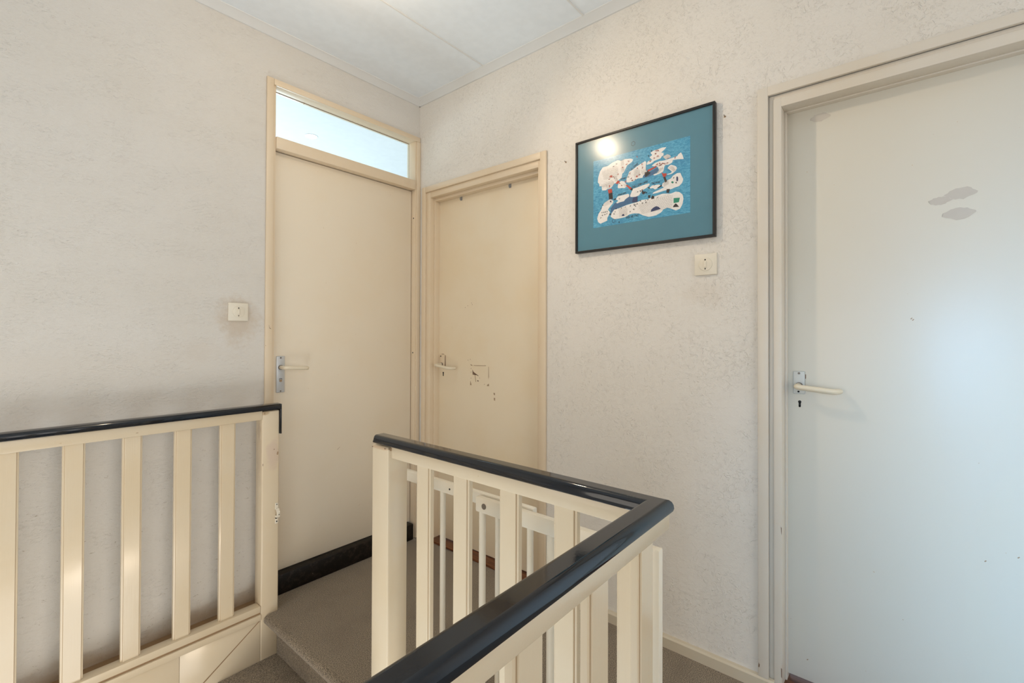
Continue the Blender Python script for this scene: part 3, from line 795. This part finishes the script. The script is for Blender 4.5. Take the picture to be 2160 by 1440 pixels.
# ================================================================ PICTURE
ART_water = [[(860,550),(860,760),(1060,960),(1250,930),(1480,950),(1730,1160),(1790,1240),(1850,1050),(2100,1040),(2090,810),(1850,820),(1600,780),(1190,700)],[(2340,1910),(2640,1950),(2960,2050),(2990,1930),(2820,1800),(2520,1750),(2340,1760)]]
ART_white = [[(440,1610),(420,1810),(310,1810),(300,1920),(230,2010),(250,2240),(340,2470),(470,2620),(720,2620),(910,2710),(1190,2770),(1350,2700),(1540,2730),(1790,2690),(1900,2630),(1850,2540),(1730,2480),(1630,2440),(1550,2310),(1480,2180),(1400,2140),(1380,1970),(1250,1910),(1120,1810),(1020,1790),(930,1680),(860,1630),(690,1620),(630,1580)],[(1600,1720),(1600,1890),(1680,2050),(1730,2160),(1850,2190),(2040,2290),(2220,2360),(2430,2440),(2480,2360),(2450,2200),(2460,2050),(2520,1980),(2340,1850),(2310,1770),(2100,1790),(1920,1710),(1730,1700)],[(2490,2260),(2520,2380),(2640,2410),(2730,2410),(2610,2540),(2730,2610),(2650,2720),(2790,2780),(2960,2780),(3130,2810),(3320,2780),(3220,2690),(3100,2620),(3200,2580),(3200,2480),(3130,2460),(3080,2390),(2820,2350),(2700,2280)],[(2960,2080),(2700,2170),(2820,2250),(3020,2290),(3220,2270),(3470,2290),(3750,2310),(3800,2380),(3900,2430),(3960,2310),(4010,2140),(3770,2190),(3580,2200),(3550,2110),(3410,2060),(3250,2070),(3190,1830),(2990,1770),(2820,1750),(2770,1800),(2930,1830),(3020,1930)],[(3170,2430),(3360,2490),(3470,2420),(3500,2340),(3300,2290)],[(3320,1690),(3500,1710),(3540,1750),(3400,1900),(3360,1930),(3430,2000),(3500,2040),(3690,1940),(3750,1850),(3690,1750),(3550,1670),(3390,1660)],[(2730,1020),(2790,1080),(3050,1140),(3220,1190),(3130,1260),(3160,1370),(3330,1440),(3500,1490),(3580,1580),(3750,1650),(3880,1630),(3910,1540),(3990,1360),(3950,1230),(3830,1120),(3660,1100),(3500,1060),(3220,1060),(2930,1020)],[(2640,1260),(2630,1310),(2730,1370),(2850,1360),(3020,1350),(3100,1280),(2960,1210),(2850,1180),(2760,1250)],[(1780,1070),(1760,1140),(1810,1240),(1850,1320),(1890,1400),(2040,1410),(2220,1440),(2430,1470),(2610,1480),(2620,1410),(2520,1330),(2310,1250),(2220,1160),(2160,1070),(2010,1040)],[(1200,1560),(1190,1650),(1250,1790),(1350,1840),(1480,1800),(1600,1640),(1630,1560),(1510,1500),(1410,1530),(1280,1540)],[(1120,950),(1220,1020),(1110,1100),(1190,1210),(1410,1220),(1700,1230),(1730,1110),(1540,1020),(1480,950),(1290,940),(1170,910)],[(360,160),(250,250),(200,410),(270,620),(390,750),(460,920),(540,1030),(690,1100),(830,1170),(990,1050),(960,950),(830,830),(730,720),(830,590),(760,450),(700,370),(700,250),(560,210)],[(860,390),(910,540),(1030,670),(1250,690),(1570,760),(1850,790),(2100,810),(2280,860),(2520,840),(2820,900),(3160,950),(3500,890),(3690,930),(3830,890),(3960,770),(4000,600),(3960,390),(3860,220),(3690,190),(3550,270),(3360,360),(3190,310),(3110,210),(2880,120),(2580,110),(2340,210),(2160,320),(1920,360),(1730,350),(1570,270),(1250,250),(1030,260)]]
ART_red = [[(720,1580),(910,1600),(940,1430),(760,1410)],[(1090,1780),(1190,1890),(1300,1840),(1200,1740)],[(1570,1600),(1630,1620),(1850,1430),(1760,1390)],[(2520,2040),(2820,2110),(2930,2110),(2890,2070),(2550,1950)],[(3120,1820),(3200,1750),(3320,1740),(3320,1640),(3250,1600),(3180,1630)],[(790,2110),(830,2180),(910,2180),(950,2130),(920,2080)],[(2010,1860),(2050,1920),(2110,1890),(2090,1840)],[(3330,2310),(3370,2340),(3430,2320)],[(1560,1810),(1590,1810),(1560,1730),(1520,1750)],[(780,1770),(820,1780),(830,1670),(790,1660)]]
ART_black = [[(760,1410),(940,1430),(970,1140),(780,1150)],[(1760,1390),(1850,1450),(1890,1380),(1850,1320)],[(2400,1960),(2520,1980),(2650,1920),(2640,1870),(2540,1810),(2430,1770)],[(3190,1610),(3270,1610),(3350,1410),(3270,1370)],[(3330,1100),(3460,1080),(3420,930),(3320,960)],[(2540,1350),(2610,1310),(2640,1260),(2580,1270)],[(2930,1220),(3120,1320),(3130,1260),(2990,1210)],[(990,1110),(1090,1150),(1120,1100),(1030,1070)],[(2280,1260),(2370,1190),(2460,1170),(2430,1120),(2370,1070),(2300,1110)],[(800,530),(880,530),(880,470),(800,480)],[(3580,330),(3620,410),(3700,470),(3830,310)],[(2690,890),(2740,960),(2810,920),(2820,820),(2690,810)],[(2550,1000),(2660,990),(2640,880),(2560,890)]]
ART_navy = [[(1890,1020),(2100,1040),(2090,810),(1850,820)],[(2670,300),(2690,390),(2790,460),(2900,490),(3000,450),(3090,350)],[(1380,330),(1410,400),(1480,410),(1520,330)],[(3720,1500),(3760,1520),(3790,1460),(3790,1350),(3750,1310),(3720,1360)],[(830,1080),(890,1080),(890,1010),(830,1020)]]
ART_green = [[(3610,690),(3860,660),(3820,490),(3610,490)],[(3510,1360),(3570,1370),(3620,1320),(3580,1270),(3530,1300)]]
BRICK = [([(450,2380),(1190,2480),(1220,2090),(540,2060)],(12,5)),([(1930,2110),(2190,2110),(2160,1870),(1950,1880)],(6,4)),([(2150,650),(3550,820),(3540,330),(2280,290)],(18,7)),([(1240,620),(1640,610),(1620,350),(1270,320)],(8,5)),([(1330,2670),(1470,2700),(1480,2490),(1350,2490)],(3,5)),([(1350,2360),(1490,2330),(1490,2210),(1350,2230)],(3,3)),([(640,1840),(990,1900),(1010,1760),(690,1620)],(6,4)),([(2270,2010),(2510,2030),(2510,1940),(2310,1880)],(5,2)),([(3200,2410),(3440,2450),(3480,2350),(3300,2310)],(6,3)),([(2890,1820),(3160,2020),(3180,1950),(2990,1820)],(6,2)),([(3470,1880),(3580,1950),(3690,1780),(3620,1740)],(4,4)),([(3200,1370),(3400,1400),(3400,1290),(3220,1220)],(5,4)),([(440,1800),(660,1830),(690,1750),(470,1740)],(4,2)),([(540,1000),(890,1100),(930,990),(560,900)],(6,2)),([(1040,2010),(1140,2030),(1200,1890),(1090,1880)],(3,3)),([(1510,1590),(1630,1640),(1670,1570),(1560,1530)],(3,2))]
RED_S = [(2890,2740),(2990,2730),(2860,2610),(2830,2470),(2970,2500),(2650,2360),(3680,2280),(1700,2600),(1600,2480),(1410,2390),(990,2080),(1220,2140),(780,2010),(1010,2030),(2100,2230),(2310,2330),(2300,2190),(1740,2070),(1790,1850),(1870,1750),(1980,1780),(2190,1920),(1280,1750),(1380,1640),(2930,2170),(3050,2190),(3160,2170),(3270,2120),(3360,2140),(3050,2120),(2870,2140),(3100,2140),(3220,2170),(2080,2680)]
BLK_S = [(3620,1490),(3710,1280),(990,2560),(1140,2610),(1120,690),(1370,690),(1540,690),(1790,700),(1980,710),(2070,730),(1930,520),(1760,460),(1030,490),(1080,570),(430,620),(510,640),(590,640),(680,640),(460,510),(580,540),(680,530),(390,410),(2960,830),(2220,830),(2430,800),(2550,810),(2310,730),(2460,730),(2830,1340),(1270,1100),(2220,1240),(2480,1120),(2010,650),(1950,730),(1250,100),(2540,1990),(2610,1900),(2100,1240),(2310,1270),(2580,2620),(2710,2790),(390,840),(480,950)]
WORDS = [('DOLVEINS',(1590,200),(2160,220),87),('PALIGIN',(2710,1430),(3050,1410),63),('POLLEMPIANO',(1870,1430),(2560,1540),75),('ALIERRE',(1830,2190),(2150,2390),69),('RANCIN',(1340,1880),(1730,1910),63),('ISPANIERA',(1160,1220),(1590,1270),58)]
pc = root('framed_picture', (-0.001, -1.4415, 1.608), "child's map drawing on teal mat in a thin black frame on the right wall", 'picture')
PY0, PY1, PZ0, PZ1 = -1.137, -1.745, 1.603, 2.108
mb = MB(); fw = 0.009
mb.box(-0.022, -0.001, PY1, PY0, PZ1 - fw, PZ1, M_FRAMEBLK, 0.0015)
mb.box(-0.022, -0.001, PY1, PY0, PZ0, PZ0 + fw, M_FRAMEBLK, 0.0015)
mb.box(-0.022, -0.001, PY0 - fw, PY0, PZ0 + fw - .001, PZ1 - fw + .001, M_FRAMEBLK, 0.0015)
mb.box(-0.022, -0.001, PY1, PY1 + fw, PZ0 + fw - .001, PZ1 - fw + .001, M_FRAMEBLK, 0.0015)
part(mb, 'frame', pc)
mb = MB(); mb.box(-0.0135, -0.003, PY1 + 0.005, PY0 - 0.005, PZ0 + 0.005, PZ1 - 0.005, M_TEALMAT)
part(mb, 'mat_board', pc, 'teal blue card')
XD = -0.0138
def A2(p, lift=0.0): return (XD - lift, -1.226 - p[0] / 10000, 1.706 + p[1] / 10000)
mb = MB(); mb.box(XD - 0.0002, -0.0135, -1.6515, -1.2265, 1.7075, 2.0045, M_SEA)
from mathutils.geometry import tessellate_polygon
def flatpoly(pts, lift, m):
    i = mb.mi(m); vs = [mb.bm.verts.new(A2(p, lift)) for p in pts]
    for tri in tessellate_polygon([[Vector((p[0], p[1], 0)) for p in pts]]):
        a, b, c = (Vector(pts[k]) for k in tri)
        if abs((b - a).cross(c - a)) < 1e-6: continue
        f = mb.bm.faces.new([vs[k] for k in tri]); f.material_index = i
        f.normal_update()
        if f.normal.x > 0: f.normal_flip()
for P_ in ART_water: flatpoly(P_, 0.0004, M_PWATER)
for k, P_ in enumerate(ART_white):
    # soften the outline
    q = []
    for a, b in zip(P_, P_[1:] + P_[:1]):
        q.append((a[0] * .9 + b[0] * .1, a[1] * .9 + b[1] * .1)); q.append((a[0] * .1 + b[0] * .9, a[1] * .1 + b[1] * .9))
    flatpoly(q, 0.0005 + 0.00002 * k, M_PWHITE)
for P_ in ART_red: flatpoly(P_, 0.0009, M_PRED)
for P_ in ART_black: flatpoly(P_, 0.0009, M_PBLACK)
for P_ in ART_navy: flatpoly(P_, 0.00115, M_PNAVY)
for P_ in ART_green: flatpoly(P_, 0.0009, M_PGREEN)
def stroke(a, b, w, m, lift=0.001):
    a = Vector(a); b = Vector(b); d = (b - a)
    if d.length < 1e-6: return
    n_ = Vector((-d.y, d.x)).normalized() * w / 2; e = d.normalized() * w * 0.3
    i = mb.mi(m)
    vs = [mb.bm.verts.new(A2(p, lift)) for p in (a - e - n_, b + e - n_, b + e + n_, a - e + n_)]
    f = mb.bm.faces.new(vs); f.material_index = i; f.normal_update()
    if f.normal.x > 0: f.normal_flip()
rnd = random.Random(5)
for (Q, (nx, ny)) in BRICK:
    q = [Vector(p) for p in Q]
    L = lambda u, v: (q[0] * (1 - u) + q[1] * u) * (1 - v) + (q[3] * (1 - u) + q[2] * u) * v
    for i in range(ny + 1): stroke(L(0, i / ny), L(1, i / ny), 4.5, M_PLINE)
    for j in range(ny):
        for i in range(nx + 1):
            u = min(1, (i + (0.5 if j % 2 else 0)) / nx)
            stroke(L(u, j / ny), L(u, (j + 1) / ny), 4.5, M_PLINE)
    # crenellations along the top
    for i in range(0, nx, 2):
        up = (q[0] - q[3]).normalized() * 70
        a, b = L(i / nx, 0), L((i + 1) / nx, 0)
        stroke(a, a + up, 4.5, M_PLINE); stroke(a + up, b + up, 4.5, M_PLINE); stroke(b + up, b, 4.5, M_PLINE)
def scrib(c, m, s, w):
    c = Vector(c); p = c + Vector((rnd.uniform(-s, s), rnd.uniform(-s, s)))
    for k in range(6):
        n_ = c + Vector((rnd.uniform(-s, s) * 1.1, rnd.uniform(-s, s))); stroke(p, n_, w, m); p = n_
for c in RED_S: scrib(c, M_PREDL, 40, 12)
for c in BLK_S: scrib(c, M_PBLACK, 32, 11)
GL = {'A': [(0, 0, .5, 1), (.5, 1, 1, 0), (.2, .4, .8, .4)], 'C': [(1, 1, 0, .8), (0, .8, 0, .2), (0, .2, 1, 0)], 'D': [(0, 0, 0, 1), (0, 1, 1, .6), (1, .6, 1, .3), (1, .3, 0, 0)],
      'E': [(0, 0, 0, 1), (0, 1, 1, 1), (0, .5, .8, .5), (0, 0, 1, 0)], 'G': [(1, 1, 0, .7), (0, .7, 0, .1), (0, .1, 1, 0), (1, 0, 1, .5), (1, .5, .5, .5)], 'I': [(.5, 0, .5, 1)],
      'L': [(0, 1, 0, 0), (0, 0, 1, 0)], 'M': [(0, 0, 0, 1), (0, 1, .5, .4), (.5, .4, 1, 1), (1, 1, 1, 0)], 'N': [(0, 0, 0, 1), (0, 1, 1, 0), (1, 0, 1, 1)],
      'O': [(0, 0, 0, 1), (0, 1, 1, 1), (1, 1, 1, 0), (1, 0, 0, 0)], 'P': [(0, 0, 0, 1), (0, 1, 1, .9), (1, .9, 1, .5), (1, .5, 0, .5)], 'R': [(0, 0, 0, 1), (0, 1, 1, .8), (1, .8, 0, .5), (0, .5, 1, 0)],
      'S': [(1, 1, 0, .8), (0, .8, 1, .4), (1, .4, 0, 0)], 'V': [(0, 1, .5, 0), (.5, 0, 1, 1)]}
for (wd, a, b, h) in WORDS:
    a = Vector(a); b = Vector(b); st_ = (b - a) / len(wd); hh = Vector((-st_.y, st_.x)).normalized() * h
    for i, chh in enumerate(wd):
        o_ = a + st_ * i + hh * rnd.uniform(-.08, .08)
        for (x0, y0, x1, y1) in GL[chh]:
            stroke(o_ + st_ * x0 * .65 + hh * y0, o_ + st_ * x1 * .65 + hh * y1, 11, M_PBLACK)
for (c_, r_) in (((1900, 3290), 88), ((1010, 190), 75)):
    pts_ = [(c_[0] + r_ * math.cos(k * math.pi / 3 + .5), c_[1] + r_ * 1.1 * math.sin(k * math.pi / 3 + .5)) for k in range(7)]
    for a, b in zip(pts_, pts_[1:]): stroke(a, b, 12, M_PBLACK)
part(mb, 'drawing', pc, 'blue marker map with white islands, brick castles and red bridges')
mb = MB(); mb.box(-0.0185, -0.0170, PY1 + 0.006, PY0 - 0.006, PZ0 + 0.006, PZ1 - 0.006, M_PGLASS)
part(mb, 'glass', pc)

# ================================================================ SWITCHES, NAILS, LAMPS
def switch(axis, u, z, label, soiled):
    # local builder: (a along the wall, depth out of the wall, z)
    r_ = root('light_switch', (u if axis == 'y' else -0.001, -0.001 if axis == 'y' else u, z), label, 'light switch')
    def bx(mb, a0, a1, d0, d1, z0, z1, m, bev=0.0):
        if axis == 'y': mb.box(u + a0, u + a1, -d1, -d0, z + z0, z + z1, m, bev)
        else: mb.box(-d1, -d0, u - a1, u - a0, z + z0, z + z1, m, bev)
    def dc(mb, a, d, zz, rr, hh, m, bev=0.0):
        c = (u + a, -d, z + zz) if axis == 'y' else (-d, u - a, z + zz)
        mb.disc(c, axis, rr, hh, m, 32, bev)
    mb = MB(); bx(mb, -0.0405, 0.0405, 0.0, 0.0085, -0.0400, 0.0400, M_SWITCH, 0.002); p_ = part(mb, 'plate', r_)
    mb = MB(); dc(mb, 0.0005, 0.0095, 0, 0.0245, 0.004, M_SWITCHW, 0.0012); d_ = part(mb, 'rotor_disc', r_)
    mb = MB(); dc(mb, 0.0, 0.0112, 0.0172, 0.0026, 0.0022, M_DARK); part(mb, 'screw', d_)
    mb = MB(); dc(mb, 0.0, 0.0112, -0.0172, 0.0024, 0.0022, M_DARK if axis == 'x' else M_SCREW); part(mb, 'screw', d_)
    mb = MB(); bx(mb, -0.0048, 0.0048, 0.009, 0.0155, -0.0125, 0.0115, M_SWITCHW, 0.0018); part(mb, 'rocker', r_)
switch('y', -1.019, 1.331, 'ivory square light switch on the soiled patch left of the transom door', True)
switch('x', -1.7065, 1.503, 'ivory square light switch on the wall below the framed drawing', False)
for i, (y, z) in enumerate(((-1.774, 2.047), (-1.072, 2.042))):
    mb = MB(); mb.disc((-0.0006, y, z), 'x', 0.004, 0.0012, M_CHIPL, 9)
    mb.tube([(0.0, y, z), (-0.010, y, z + 0.001), (-0.012, y, z + 0.003)], 0.0013, M_SCREW, 8)
    tag(mb.build('wall_nail'), ('tiny bent nail in the wall right of the framed drawing', 'tiny bent nail in the wall left of the framed drawing')[i], 'nail', 'nails beside the picture')
# ceiling lamp just above the view
cl = root('ceiling_lamp', (-0.95, -0.79, CEIL), 'bare lit bulb in a white holder on the ceiling', 'lamp')
mb = MB(); mb.disc((-0.95, -0.79, CEIL - 0.012), 'z', 0.045, 0.024, M_SWITCH, 28, 0.004); mb.disc((-0.95, -0.79, CEIL - 0.05), 'z', 0.020, 0.06, M_SWITCH, 20, 0.003)
part(mb, 'lamp_holder', cl)
# recessed spot in the room behind the transom
sp_ = root('ceiling_spotlight', (-0.213, 0.944, 2.64), 'round lit spotlight in the ceiling seen through the transom window', 'lamp')
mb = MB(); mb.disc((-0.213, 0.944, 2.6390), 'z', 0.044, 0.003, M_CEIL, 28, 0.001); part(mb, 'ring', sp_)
mb = MB(); mb.disc((-0.213, 0.944, 2.6365), 'z', 0.036, 0.003, M_SPOT, 28); part(mb, 'bulb_face', sp_)
